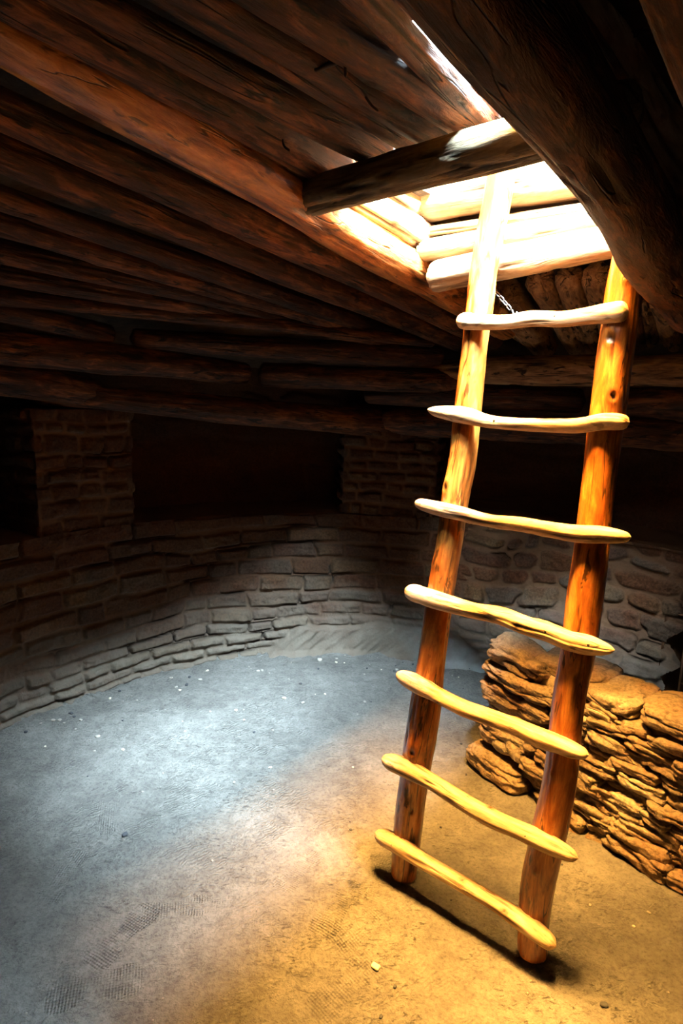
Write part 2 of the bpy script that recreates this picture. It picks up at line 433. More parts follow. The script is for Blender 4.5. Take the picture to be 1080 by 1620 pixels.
# ------------------------------------------------------------------ floor: trampled dust with boot prints
PRINTS = [  # x, y, direction (rad from +Y, clockwise), length, width, strength
    (-.66, 1.715, .45, .27, .095, 1.0), (-.96, 1.96, .05, .25, .085, .7), (-.52, 1.82, 1.35, .24, .085, .55), (-.40, 1.83, 1.5, .16, .08, .6),
    (.03, 1.835, .55, .27, .10, .9), (.10, 1.75, .9, .24, .10, .7), (-.68, 1.53, 1.3, .27, .11, .9), (-.12, 2.0, .6, .24, .09, .5),
    (-.71, 2.32, .5, .26, .09, .45), (.05, 1.56, .8, .26, .1, .5), (-.93, 2.28, -.3, .25, .09, .4), (.16, 1.98, .4, .25, .09, .5)]
def floor_mat():
    t = NT('trampled_dust'); v = t.coord('Object')
    n1 = t.noise(v, 2.2, 5, .6); n2 = t.noise(v, 16, 6, .65, .4); n3 = t.noise(v, 75, 5, .7); n4 = t.noise(v, 260, 3, .6)
    c = t.ramp(n1, [(.3, (.145, .133, .118)), (.7, (.22, .205, .183))])
    c = t.mix(1.0, c, t.ramp(n2, [(.3, (.74, .74, .74)), (.65, (1.12, 1.12, 1.12))]), 'MULTIPLY')
    c = t.mix(1.0, c, t.ramp(n3, [(.28, (.62, .62, .62)), (.5, (1.0, 1.0, 1.0)), (.75, (1.15, 1.15, 1.15))]), 'MULTIPLY')
    sp_ = t.ramp(n4, [(.70, (0, 0, 0)), (.76, (1, 1, 1))])
    c = t.mix(t.math('MULTIPLY', sp_, .35), c, (.50, .48, .45))
    scr = t.noise(t.coord('Object', scale=(1, 2.6, 1), rot=(0, 0, .5)), 34, 6, .7, 1.2)
    marks = t.math('MULTIPLY', t.ramp(scr, [(.585, (0, 0, 0)), (.63, (1, 1, 1))]), t.ramp(t.noise(v, 4, 3), [(.42, (0, 0, 0)), (.60, (1, 1, 1))]))
    c = t.mix(t.math('MULTIPLY', marks, .55), c, (.085, .08, .075))
    vs = t.n('ShaderNodeTexVoronoi'); t.set(vs, 'Vector', v); t.set(vs, 'Scale', 55.0)
    grit = t.ramp(vs.outputs['Distance'], [(.03, (1, 1, 1)), (.10, (0, 0, 0))])
    grit = t.math('MULTIPLY', grit, t.ramp(t.noise(v, 9, 2), [(.55, (0, 0, 0)), (.62, (1, 1, 1))]))
    c = t.mix(t.math('MULTIPLY', grit, .7), c, (.08, .075, .07))
    # height: dust lumps, scuffs, prints
    scuff = t.n('ShaderNodeTexWave', wave_type='BANDS'); t.set(scuff, 'Vector', t.coord('Object', rot=(0, 0, .9)))
    t.set(scuff, 'Scale', 22.0); t.set(scuff, 'Distortion', 9.0); t.set(scuff, 'Detail', 3.0); t.set(scuff, 'Detail Scale', 1.2)
    smask = t.ramp(t.noise(v, 5.5, 3), [(.50, (0, 0, 0)), (.60, (1, 1, 1))])
    h = t.math('ADD', t.math('MULTIPLY', n2, 1.1), t.math('MULTIPLY', n3, .8))
    h = t.math('SUBTRACT', h, t.math('MULTIPLY', marks, .5))
    h = t.math('ADD', h, t.math('MULTIPLY', t.math('MULTIPLY', scuff.outputs['Fac'], smask), .22))
    for x, y, a, L, W, s in PRINTS:
        tc = t.n('ShaderNodeTexCoord'); sub = t.n('ShaderNodeVectorMath', operation='SUBTRACT')
        t.t.links.new(tc.outputs['Object'], sub.inputs[0]); sub.inputs[1].default_value = (x, y, 0)
        rot = t.n('ShaderNodeVectorRotate', rotation_type='Z_AXIS'); t.t.links.new(sub.outputs[0], rot.inputs['Vector']); rot.inputs['Angle'].default_value = a
        sep = t.n('ShaderNodeSeparateXYZ'); t.t.links.new(rot.outputs[0], sep.inputs[0])
        px, py = sep.outputs[0], sep.outputs[1]
        # sole: narrower waist
        waist = t.math('SUBTRACT', 1.0, t.math('MULTIPLY', .28, t.math('COSINE', t.math('MULTIPLY', py, math.pi / (L * .42)))))
        ex = t.math('DIVIDE', px, t.math('MULTIPLY', waist, W / 2 / 1.1)); ey = t.math('DIVIDE', py, L / 2)
        d = t.math('ADD', t.math('POWER', t.math('ABSOLUTE', ex), 4.0), t.math('POWER', t.math('ABSOLUTE', ey), 4.0))
        m = t.n('ShaderNodeMapRange', interpolation_type='SMOOTHSTEP'); t.set(m, 'Value', d)
        m.inputs['From Min'].default_value = .75; m.inputs['From Max'].default_value = 1.15; m.inputs['To Min'].default_value = 1; m.inputs['To Max'].default_value = 0
        k = 2 * math.pi / .0125
        tr = t.math('MULTIPLY', t.math('SINE', t.math('MULTIPLY', t.math('ADD', px, py), k * .7)), t.math('SINE', t.math('MULTIPLY', t.math('SUBTRACT', px, py), k * .7)))
        tr = t.math('ADD', t.math('MULTIPLY', tr, .36), -.22)
        mm = t.math('MULTIPLY', m.outputs[0], t.ramp(t.noise(v, 14, 3), [(.38, (.15, .15, .15)), (.55, (1, 1, 1))]))
        h = t.math('ADD', h, t.math('MULTIPLY', t.math('MULTIPLY', tr, mm), s * .9))
    return t.finish(c, .95, h, 1.0, .02, Specular_IOR_Level=.1)
def make_floor():
    x = np.arange(-2.1, 2.4, .013); y = np.arange(-.2, 4.35, .013)
    X, Y = np.meshgrid(x, y)
    r_ = np.hypot(X - CX, Y - CY)
    Z = .010 * fbm(X * 1.6, Y * 1.6, 0, 90, 3) + .0035 * fbm(X * 9, Y * 9, 0, 92, 3) + .0022 * fbm(X * 30, Y * 30, 0, 95, 2)
    Z = Z + .03 * sstep(1.82, 2.02, r_) * (1 + .4 * noise(X * 7, Y * 7, 0, 4))
    # dust heaped against the deflector wall and the ladder feet
    V = np.stack([X, Y, Z], -1).reshape(-1, 3)
    F = np.array(grid_faces(len(y), len(x))); rc = r_.reshape(-1)[F].min(1)
    o = mesh_obj('floor', V, F[rc < 2.06].tolist(), floor_mat()); tag(o, None, None, kind='structure')
make_floor()
def floor_z(x, y):
    return float(.010 * fbm(x * 1.6, y * 1.6, 0, 90, 3) + .0035 * fbm(x * 9, y * 9, 0, 92, 3) + .0022 * fbm(x * 30, y * 30, 0, 95, 2)
                 + .03 * sstep(1.82, 2.02, math.hypot(x - CX, y - CY)))

# ------------------------------------------------------------------ earth roof with the square hatch
def make_ceiling():
    c = np.array([CX, CY]); hh = np.array(H[:2]); nn = np.array(N[:2])
    gh = np.concatenate([np.arange(-3.6, -1.28, .06), [-1.28], np.arange(-1.22, -.5, .06), [-.50], np.arange(-.44, 2.0, .06)])
    gn = np.concatenate([np.arange(-1.4, 1.50, .06), [1.50], np.arange(1.56, 2.12, .06), [2.12], np.arange(2.18, 4.6, .06)])
    HH, NN = np.meshgrid(gh, gn); X = HH * hh[0] + NN * nn[0]; Y = HH * hh[1] + NN * nn[1]
    r_ = np.hypot(X - CX, Y - CY)
    w = sstep(.9, 1.9, Y)
    Z = 2.43 - .31 * np.maximum(0, r_ - .8) * w + .006 * fbm(X * 5, Y * 5, 0, 12, 3)
    hole = lambda h_, n_: (h_ > -1.28) & (h_ < -.50) & (n_ > 1.50) & (n_ < 2.12) | (h_ > -.80) & (h_ < -.50) & (n_ > 1.1) & (n_ < 1.52)
    F = np.array(grid_faces(len(gn), len(gh)))
    ch, cn, cr_ = HH.reshape(-1)[F].mean(1), NN.reshape(-1)[F].mean(1), r_.reshape(-1)[F].mean(1)
    keep = ~hole(ch, cn) & (cr_ < 2.58)
    n0 = X.size
    V = np.concatenate([np.stack([X, Y, Z], -1).reshape(-1, 3), np.stack([X, Y, np.full_like(X, 2.58)], -1).reshape(-1, 3)])
    Fk = F[keep]
    faces = Fk[:, ::-1].tolist() + (Fk + n0).tolist()
    cnt = {}
    for f_ in Fk:
        for k in range(4):
            e = (f_[k], f_[(k + 1) % 4]); cnt[e] = 1
    for (a, b) in cnt:
        if (b, a) not in cnt: faces.append([a, b, b + n0, a + n0])
    o = mesh_obj('ceiling', V, faces, M_EARTH, smooth=False); tag(o, None, None, kind='structure')
make_ceiling()
# ------------------------------------------------------------------ timbers
def frame_path(P):
    """rotation minimising frames along a path"""
    P = np.asarray(P, float); T = np.gradient(P, axis=0); T /= np.linalg.norm(T, axis=1)[:, None]
    u = np.cross(T[0], [0, 0, 1.0]);
    if np.linalg.norm(u) < .2: u = np.cross(T[0], [0, 1.0, 0])
    u /= np.linalg.norm(u); U = []
    for t in T:
        u = u - t * (u @ t); u /= np.linalg.norm(u); U.append(u)
    U = np.array(U); return T, U, np.cross(T, U)
def catmull(P, n):
    P = np.asarray(P, float); d = np.concatenate([[0], np.cumsum(np.linalg.norm(np.diff(P[:, :3], axis=0), axis=1))])
    s = np.linspace(0, d[-1], n); out = []
    m = np.gradient(P, d, axis=0)
    i = np.clip(np.searchsorted(d, s, side='right') - 1, 0, len(d) - 2)
    hh = (d[i + 1] - d[i]); t = ((s - d[i]) / hh)[:, None]; hh = hh[:, None]
    return ((2 * t**3 - 3 * t**2 + 1) * P[i] + (t**3 - 2 * t**2 + t) * hh * m[i] + (-2 * t**3 + 3 * t**2) * P[i + 1] + (t**3 - t**2) * hh * m[i + 1])

def timber(name, pts, mat, seed=0, parent=None, step=.014, nu=36, rough=1.0, bend=0.0, knots=(), cap='round', crackamt=1.0, lumps=1.0, floorcut=None):
    """a peeled trunk or branch through pts = [(x, y, z, radius), ...]; checks and knots are real relief"""
    pts = np.asarray(pts, float)
    if len(pts) == 2:                                   # straight log: give it the slight crookedness of a trunk
        k = 9; t = np.linspace(0, 1, k)[:, None]; q = pts[0] * (1 - t) + pts[1] * t
        L = np.linalg.norm(pts[1, :3] - pts[0, :3]); ax = (pts[1, :3] - pts[0, :3]) / L
        sd_ = np.cross(ax, [0, 0, 1.0]); sd_ /= np.linalg.norm(sd_)
        tt = t[:, 0]
        q[:, :3] += sd_ * (bend * noise(tt * L * 1.3, seed * 1.7, 0, seed))[:, None] + np.array([0, 0, 1.0]) * (bend * .6 * noise(tt * L * 1.3, seed * 2.7, 4, seed))[:, None]
        q[:, 3] *= 1 + .10 * lumps * noise(tt * L * 2.2, 3.3, 0, seed)
        pts = q
    L = np.linalg.norm(np.diff(pts[:, :3], axis=0), axis=1).sum()
    nv = max(12, int(L / step)); C_ = catmull(pts, nv); P = C_[:, :3]; rad = np.maximum(C_[:, 3], .003)
    T, U, W = frame_path(P)
    v = np.linspace(0, L, nv)
    # rounded ends
    if cap in ('round', 'cut'):
        e = rad.mean() * (.55 if cap == 'round' else .18)
        f = np.clip(np.minimum(v, L - v) / e, 0, 1); rad = rad * np.sqrt(np.clip(1 - (1 - f)**2, .02, 1)) if cap == 'round' else rad * (.80 + .20 * np.sqrt(np.clip(1 - (1 - f)**2, 0, 1)))
    th = np.linspace(0, 2 * math.pi, nu, endpoint=False)
    TH, VV = np.meshgrid(th, v); RR = np.repeat(rad[:, None], nu, 1)
    cx, sx = np.cos(TH), np.sin(TH); rm = rad.mean()
    sc = .05 / max(rm, .02)
    disp = .07 * lumps * noise(cx * 1.2, sx * 1.2, VV * 3.0, seed) * rm + .035 * rm * fbm(cx * 2.5, sx * 2.5, VV * 5, seed + 2, 3)
    disp += rough * .035 * rm * fbm(cx * 6, sx * 6, VV * 2.0, seed + 4, 3)
    c1 = np.abs(noise(cx * 3.2 + .15 * noise(VV * 7, 0, 0, seed), sx * 3.2, VV * 1.6, seed + 7))
    gate = sstep(-.1, .3, noise(cx * 2, sx * 2, VV * 4.2, seed + 11))
    crack = (1 - sstep(.0, .09, c1)) * gate * crackamt
    c2 = np.abs(noise(cx * 4.5 + 5, sx * 4.5 + .2 * noise(VV * 6, 1, 0, seed), VV * 2.6, seed + 21))
    crack2 = (1 - sstep(.0, .14, c2)) * sstep(.15, .45, noise(cx * 2.5, sx * 2.5, VV * 6, seed + 31)) * crackamt
    crack = np.maximum(crack, crack2)
    disp -= crack * rm * .17
    kn = np.zeros_like(TH)
    rg = np.random.default_rng(seed + 100)
    kl = list(knots) if not isinstance(knots, int) else [(rg.uniform(.05, .95), rg.uniform(0, 2 * math.pi), rg.uniform(.35, .7)) for _ in range(knots)]
    for kt, ka, ks in kl:
        dv = (VV - kt * L) / (rm * ks * 1.5); da = np.angle(np.exp(1j * (TH - ka))) / ks
        d = np.hypot(dv, da)
        disp += rm * .16 * np.exp(-d**2 * 1.2) - rm * .30 * np.exp(-d**2 * 9)
        kn = np.maximum(kn, np.exp(-d**2 * 4) * 1.0); kn = np.maximum(kn, .45 * np.exp(-((d - .75) / .16)**2))
    RR = RR + disp * np.clip(RR / rm, 0, 1)
    X = P[:, None, :] + U[:, None, :] * (RR * cx)[..., None] + W[:, None, :] * (RR * sx)[..., None]
    V = X.reshape(-1, 3); F = grid_faces(nv, nu, True)
    F = [f_[::-1] for f_ in F]
    n_ = len(V); V = np.concatenate([V, [P[0] - T[0] * rm * .03, P[-1] + T[-1] * rm * .03]])
    for k in range(nu):
        F.append([n_, k, (k + 1) % nu][::1]); F.append([n_ + 1, (nv - 1) * nu + (k + 1) % nu, (nv - 1) * nu + k])
    cr_ = np.concatenate([np.clip(crack + kn, 0, 1).reshape(-1), [.3, .3]])
    # local frame: z along the grain
    z = (P[-1] - P[0]) / np.linalg.norm(P[-1] - P[0]); x = U[0] - z * (U[0] @ z); x /= np.linalg.norm(x); y = np.cross(z, x)
    Rm = np.array([x, y, z])
    org = P[0]
    o = mesh_obj(name, (V - org) @ Rm.T, F, mat, attrs=dict(crack=cr_))
    mw = Matrix(((x[0], y[0], z[0], org[0]), (x[1], y[1], z[1], org[1]), (x[2], y[2], z[2], org[2]), (0, 0, 0, 1)))
    if parent:
        o.parent = parent; o.matrix_parent_inverse = Matrix.Identity(4)
        o.matrix_basis = Matrix.Translation(-Vector(parent.location)) @ mw
    else: o.matrix_basis = mw
    return o

LEFTG = None
# label, start, end, start radius, end radius, bend, knots
LOGS = [
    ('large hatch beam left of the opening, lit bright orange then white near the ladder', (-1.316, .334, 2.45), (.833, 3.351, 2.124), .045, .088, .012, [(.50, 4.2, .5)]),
    ('thickest dark roof beam, right of the opening, its edge rimmed with light', (-.203, .284, 2.20), (1.095, 2.034, 2.025), .058, .096, .014, [(.62, 4.6, .5), (.70, 4.9, .4)]),
    ('short hatch crossbeam on the near side of the opening, grey-green with a lit lower edge', (-.14, 1.97, 2.285), (.52, 1.235, 2.24), .058, .050, .004, [(.4, 4.5, .6)]),
    ('short hatch crossbeam on the far side of the opening, pale gold behind the ladder rails', (.30, 2.40, 2.155), (1.054, 1.785, 2.219), .057, .042, .006, 1),
    ('thin upper pole across the far side of the opening, second above the far crossbeam', (.28, 2.46, 2.33), (1.02, 1.86, 2.30), .018, .020, .006, 1),
    ('pale squared pole just above the far hatch crossbeam', (.26, 2.46, 2.258), (1.05, 1.83, 2.285), .038, .030, .004, 1),
    ('pole lying on top of the large beam along the left rim of the opening', (-.275, 1.777, 2.385), (.43, 2.70, 2.30), .05, .050, .008, 1),
    ('roof pole ending at the near crossbeam, next to the large left hatch beam', (-1.267, .21, 2.36), (-.02, 2.035, 2.36), .032, .051, .014, 3),
    ('roof pole ending at the near crossbeam, second from the large left hatch beam', (-1.246, .222, 2.37), (.08, 1.845, 2.365), .030, .042, .014, 3),
    ('narrow roof pole ending at the near crossbeam, third from the large left hatch beam', (-1.145, .163, 2.37), (.165, 1.765, 2.37), .024, .031, .012, 2),
    ('roof pole with long dark checks, fourth pole from the left hatch beam ending at crossbeam', (-1.136, .201, 2.35), (.25, 1.745, 2.37), .028, .044, .012, 3),
    ('wide cracked roof pole ending at the near crossbeam, beside the knotty pole', (-1.022, .208, 2.35), (.34, 1.675, 2.37), .030, .046, .012, 4),
    ('knotty roof pole squeezed between the wide cracked pole and the thickest dark beam', (-.62, .20, 2.36), (.32, 1.62, 2.36), .028, .028, .010, 3),
    ('pole stacked on the thickest dark beam along the right rim of the hatch', (.25, 1.10, 2.255), (1.13, 2.14, 2.16), .055, .06, .006, 1),
    ('second pole stacked above the thickest dark beam, right rim of the hatch', (.24, 1.10, 2.36), (1.13, 2.14, 2.27), .055, .06, .006, 1),
    ('topmost pole on the right rim of the hatch', (.24, 1.10, 2.46), (1.13, 2.14, 2.38), .055, .06, .006, 1),
    ('second crossbeam lying on the near hatch crossbeam, under the roof earth', (-.20, 2.13, 2.475), (.60, 1.32, 2.475), .055, .055, .004, 1),
    ('topmost pole on the left rim of the hatch', (-.28, 1.78, 2.49), (.42, 2.70, 2.40), .055, .055, .008, 1),
    ('third pole up on the far side of the hatch, in full glare', (.22, 2.50, 2.435), (1.04, 1.87, 2.415), .068, .062, .006, 1),
    ('slender dark pole directly right of the thickest roof beam', (-.06, .28, 2.27), (.56, .97, 2.115), .036, .026, .008, 2),
    ('brown roof pole with a large knot, second right of the thickest roof beam', (-.03, .36, 2.31), (1.36, 1.93, 1.93), .040, .060, .012, [(.42, 4.4, .8), (.3, 4.9, .5)]),
    ('roof pole at the far right edge of the ceiling, third right of the thickest beam', (.10, .30, 2.32), (1.60, 1.75, 1.95), .045, .065, .012, 3),
    ('first long roof pole left of the large left hatch beam', (-1.436, .525, 2.379), (.86, 3.67, 2.085), .030, .076, .014, [(.66, 4.2, .45)]),
    ('second long roof pole left of the large left hatch beam, with two dark knots', (-1.492, .685, 2.348), (.70, 3.84, 2.07), .038, .070, .014, [(.60, 4.3, .4), (.68, 4.1, .4)]),
    ('third long roof pole left of the large left hatch beam', (-1.44, 1.098, 2.279), (.45, 4.0, 2.08), .032, .052, .014, 4),
    ('fourth long roof pole left of the large left hatch beam', (-1.555, 1.414, 2.256), (.47, 4.02, 2.06), .038, .046, .014, 4),
    ('fifth long roof pole left of the large left hatch beam', (-1.639, 1.739, 2.21), (.38, 4.02, 2.05), .040, .042, .014, 4),
    ('sixth long roof pole left of the large left hatch beam', (-1.769, 2.128, 2.17), (.46, 3.87, 2.045), .044, .036, .012, 4),
    ('outermost long roof pole on the left, resting just above the crib logs', (-1.845, 2.415, 2.10), (.50, 3.62, 2.04), .042, .030, .012, 3),
    ('stout tapering roof pole seen between the ladder rails, behind the small chain', (.71, 3.034, 2.204), (1.20, 3.83, 2.068), .104, .095, .006, 1),
    ('mottled roof pole beyond the far crossbeam, just right of the stout pole', (.777, 2.647, 2.213), (1.36, 3.76, 2.052), .058, .063, .006, 3),
    ('mottled roof pole beyond the far crossbeam, second in the fan between the rails', (.882, 2.602, 2.212), (1.45, 3.74, 2.052), .059, .072, .006, 3),
    ('mottled roof pole beyond the far crossbeam, running behind the right ladder rail', (.954, 2.523, 2.212), (1.57, 3.73, 2.052), .050, .070, .006, 3),
    ('roof pole just right of the right ladder rail, beyond the far crossbeam', (1.16, 2.67, 2.182), (1.69, 3.70, 2.052), .047, .054, .006, 2),
    ('roof pole second right of the right ladder rail, in the fan above the crib logs', (1.25, 2.76, 2.19), (1.78, 3.70, 2.045), .044, .054, .006, 2),
    ('roof pole third right of the right ladder rail, in the fan above the crib logs', (1.335, 2.758, 2.172), (1.90, 3.68, 2.047), .055, .064, .006, 2),
    ('roof pole lit at its tip, peeking out below the thickest dark beam', (1.42, 2.60, 2.150), (2.05, 3.45, 2.045), .060, .066, .006, 2),
    ('top crib log at the left edge, blunt end meeting the next log above the pilaster', (-1.924, 1.934, 2.09), (-1.155, 3.182, 1.995), .053, .050, .012, 2),
    ('top crib log across the far left, above the wide recess', (-1.098, 3.244, 1.981), (.581, 3.841, 1.983), .048, .071, .014, 4),
    ('middle crib log on the left with a round knot, above the left pilaster', (-2.186, 2.212, 1.934), (-.566, 3.76, 1.842), .079, .067, .014, [(.45, 4.2, .35), (.8, 4.4, .3)]),
    ('middle crib log above the recess, left of the ladder', (-.52, 3.778, 1.844), (.964, 3.836, 1.821), .064, .076, .014, 3),
    ('lowest crib log between the two left pilasters, reddish at its right end', (-1.607, 3.242, 1.708), (.336, 4.156, 1.56), .068, .085, .014, [(.4, 4.4, .35)]),
    ('top crib log running behind both ladder rails, with an eye-shaped knot', (.133, 4.155, 1.899), (2.393, 2.611, 1.9), .076, .077, .012, [(.30, 4.2, .9), (.36, 4.5, .5)]),
    ('middle crib log behind the ladder, blunt end just left of the right rail', (.125, 4.034, 1.765), (1.362, 3.57, 1.74), .072, .068, .012, 3),
    ('split middle crib log right of the right ladder rail', (1.397, 3.514, 1.734), (2.246, 2.591, 1.724), .067, .086, .012, 4),
    ('lowest crib log on the right, running behind the second rung from the top', (.258, 4.112, 1.58), (2.426, 2.799, 1.567), .077, .071, .012, 3),
    ('lowest crib log at the left edge, in the dark above the left pilaster', (-2.025, 2.276, 1.855), (-1.331, 3.41, 1.715), .089, .074, .012, 1),
]
for i, (lab, A, B, ra, rb, bend, kn) in enumerate(LOGS):
    cap = 'cut' if 'ending at' in lab else 'round'
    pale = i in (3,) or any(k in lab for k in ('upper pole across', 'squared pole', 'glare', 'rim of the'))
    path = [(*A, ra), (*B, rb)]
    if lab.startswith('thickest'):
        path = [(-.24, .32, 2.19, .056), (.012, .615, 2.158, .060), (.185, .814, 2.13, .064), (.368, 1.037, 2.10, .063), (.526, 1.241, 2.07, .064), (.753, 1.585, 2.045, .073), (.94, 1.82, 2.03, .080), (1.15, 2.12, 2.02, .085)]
    o = timber('roof_log', path, M_PALEGLARE if pale else M_BEAM if lab.startswith('large hatch') else M_TAN if any(k in lab for k in ('mottled', 'fan', 'stout', 'running behind both', 'peeking')) else M_GREYWOOD if 'short hatch crossbeam on the near' in lab else M_LOG, seed=200 + i * 13, bend=bend, knots=kn, step=.016, nu=44, cap=cap, rough=1.5, crackamt=1.0, lumps=.6 if lab.startswith('thickest') else 1.2)
    tag(o, lab, 'log', 'timbers of the kiva roof')
# ladder: (x, y, z, radius) along each pole and each rung, bottom rung first
RAILS = [
    [(0.26, 1.985, 0.004, 0.0459), (0.274, 2.003, 0.234, 0.0523), (0.288, 2.014, 0.4, 0.0518), (0.305, 2.021, 0.565, 0.0558), (0.329, 2.037, 0.833, 0.0473), (0.358, 2.054, 1.145, 0.0443), (0.37, 2.057, 1.244, 0.044), (0.385, 2.067, 1.41, 0.0457), (0.397, 2.068, 1.494, 0.0454), (0.404, 2.076, 1.607, 0.0441), (0.415, 2.09, 1.776, 0.0437), (0.424, 2.102, 1.925, 0.0414), (0.432, 2.109, 2.023, 0.0442), (0.436, 2.115, 2.103, 0.0441), (0.451, 2.119, 2.222, 0.0447), (0.463, 2.12, 2.308, 0.0444)],
    [(0.638, 1.674, 0.003, 0.0456), (0.638, 1.692, 0.137, 0.0475), (0.645, 1.701, 0.253, 0.0511), (0.66, 1.705, 0.374, 0.0516), (0.682, 1.711, 0.56, 0.049), (0.701, 1.738, 0.881, 0.0473), (0.71, 1.74, 0.95, 0.0489), (0.722, 1.754, 1.136, 0.0503), (0.732, 1.765, 1.283, 0.048), (0.738, 1.779, 1.427, 0.0458), (0.744, 1.788, 1.533, 0.0456), (0.749, 1.795, 1.616, 0.0472), (0.755, 1.801, 1.704, 0.0479), (0.761, 1.811, 1.812, 0.0485), (0.768, 1.819, 1.919, 0.0482), (0.774, 1.829, 2.035, 0.0462), (0.782, 1.832, 2.107, 0.0459), (0.793, 1.849, 2.309, 0.0454)],
]
RUNGS = [
    [(0.155, 2.025, 0.152, 0.0115), (0.175, 2.009, 0.152, 0.0252), (0.229, 1.965, 0.155, 0.0315), (0.319, 1.89, 0.148, 0.0272), (0.423, 1.805, 0.147, 0.0251), (0.521, 1.724, 0.145, 0.0241), (0.593, 1.664, 0.135, 0.0283), (0.64, 1.624, 0.126, 0.0268), (0.664, 1.603, 0.119, 0.0208), (0.675, 1.594, 0.115, 0.0113)],
    [(0.171, 2.049, 0.436, 0.0114), (0.19, 2.033, 0.436, 0.0249), (0.237, 1.996, 0.439, 0.0323), (0.335, 1.914, 0.433, 0.0279), (0.418, 1.844, 0.418, 0.0291), (0.495, 1.78, 0.407, 0.0303), (0.569, 1.719, 0.411, 0.0284), (0.615, 1.682, 0.412, 0.0307), (0.67, 1.636, 0.412, 0.0272), (0.702, 1.61, 0.411, 0.0185), (0.715, 1.6, 0.411, 0.011)],
    [(0.21, 2.059, 0.756, 0.0112), (0.229, 2.043, 0.754, 0.0222), (0.266, 2.012, 0.749, 0.0307), (0.339, 1.951, 0.735, 0.0256), (0.42, 1.882, 0.723, 0.0268), (0.485, 1.83, 0.724, 0.0271), (0.559, 1.769, 0.724, 0.0273), (0.616, 1.721, 0.719, 0.0304), (0.659, 1.686, 0.721, 0.028), (0.703, 1.65, 0.719, 0.022), (0.727, 1.63, 0.722, 0.0118)],
    [(0.23, 2.083, 1.061, 0.011), (0.244, 2.07, 1.058, 0.0241), (0.29, 2.032, 1.053, 0.0302), (0.363, 1.972, 1.049, 0.0293), (0.433, 1.915, 1.047, 0.0255), (0.505, 1.856, 1.053, 0.0277), (0.574, 1.798, 1.043, 0.0288), (0.628, 1.754, 1.04, 0.0291), (0.673, 1.716, 1.032, 0.0295), (0.727, 1.671, 1.035, 0.0269), (0.755, 1.648, 1.036, 0.016), (0.771, 1.636, 1.038, 0.007)],
    [(0.251, 2.105, 1.364, 0.0087), (0.265, 2.093, 1.362, 0.0162), (0.302, 2.062, 1.357, 0.0224), (0.382, 1.996, 1.35, 0.0238), (0.471, 1.922, 1.341, 0.0209), (0.545, 1.861, 1.345, 0.0232), (0.605, 1.812, 1.343, 0.0235), (0.679, 1.751, 1.343, 0.0255), (0.736, 1.706, 1.351, 0.024), (0.776, 1.673, 1.354, 0.0165), (0.793, 1.66, 1.355, 0.0104)],
    [(0.28, 2.122, 1.68, 0.0053), (0.3, 2.106, 1.676, 0.0148), (0.328, 2.083, 1.673, 0.0209), (0.395, 2.026, 1.664, 0.0265), (0.457, 1.973, 1.649, 0.0199), (0.524, 1.918, 1.645, 0.0193), (0.605, 1.852, 1.646, 0.0205), (0.675, 1.795, 1.65, 0.0217), (0.729, 1.753, 1.664, 0.0238), (0.765, 1.723, 1.664, 0.0208), (0.778, 1.712, 1.663, 0.0155)],
    [(0.359, 2.096, 1.966, 0.0164), (0.371, 2.085, 1.965, 0.0235), (0.413, 2.05, 1.958, 0.0241), (0.495, 1.982, 1.952, 0.0214), (0.557, 1.932, 1.957, 0.0227), (0.629, 1.872, 1.951, 0.0229), (0.675, 1.835, 1.955, 0.0242), (0.718, 1.8, 1.96, 0.0273), (0.755, 1.77, 1.962, 0.0277), (0.765, 1.762, 1.963, 0.0224)],
]
# ------------------------------------------------------------------ the ladder
lad = tag(empty('ladder', (.45, 1.82, 0)), 'wooden pole ladder with seven crooked rungs standing on the floor and rising through the hatch', 'ladder')
def extend(p, z):
    a, b = np.array(p[-4]), np.array(p[-1]); t = (z - b[2]) / (b[2] - a[2]); q = b + (b - a) * t; q[3] = b[3]; return p + [tuple(q)]
# angle on a pole that faces the camera
def facing(P0, P1, side=0.0):
    T, U, W = frame_path(np.array([P0[:3], P1[:3]], float)); d = -np.array(N) + side * np.array(H)
    return math.atan2(d @ W[0], d @ U[0])
fa = facing(RAILS[0][0], RAILS[0][-1]); fb = facing(RAILS[1][0], RAILS[1][-1])
def kt(z, top): return (z + .006) / (top + .006)
KN = [[(kt(.50, 2.6), fa + .1, .45), (kt(.40, 2.6), fa + .3, .2), (kt(1.42, 2.6), fa - .5, .45), (kt(1.16, 2.6), fa - .6, .3), (kt(1.93, 2.6), fa - .2, .25), (kt(.85, 2.6), fa + .3, .12)],
      [(kt(1.89, 2.42), fb - .1, .50), (kt(1.73, 2.42), fb + .45, .42), (kt(1.36, 2.42), fb - .2, .13), (kt(1.0, 2.42), fb + .2, .22), (kt(2.05, 2.42), fb + .3, .22), (kt(.62, 2.42), fb - .3, .12), (kt(.30, 2.42), fb, .15)]]
for i, p in enumerate(RAILS):
    p = list(p)
    p[0] = (p[0][0], p[0][1], -.006, p[0][3])
    timber('rail', extend(p, (2.60, 2.42)[i]), M_RAIL, seed=31 + i * 7, parent=lad, step=.008, nu=56, rough=.5, knots=KN[i], cap='round', crackamt=.7, lumps=.4)
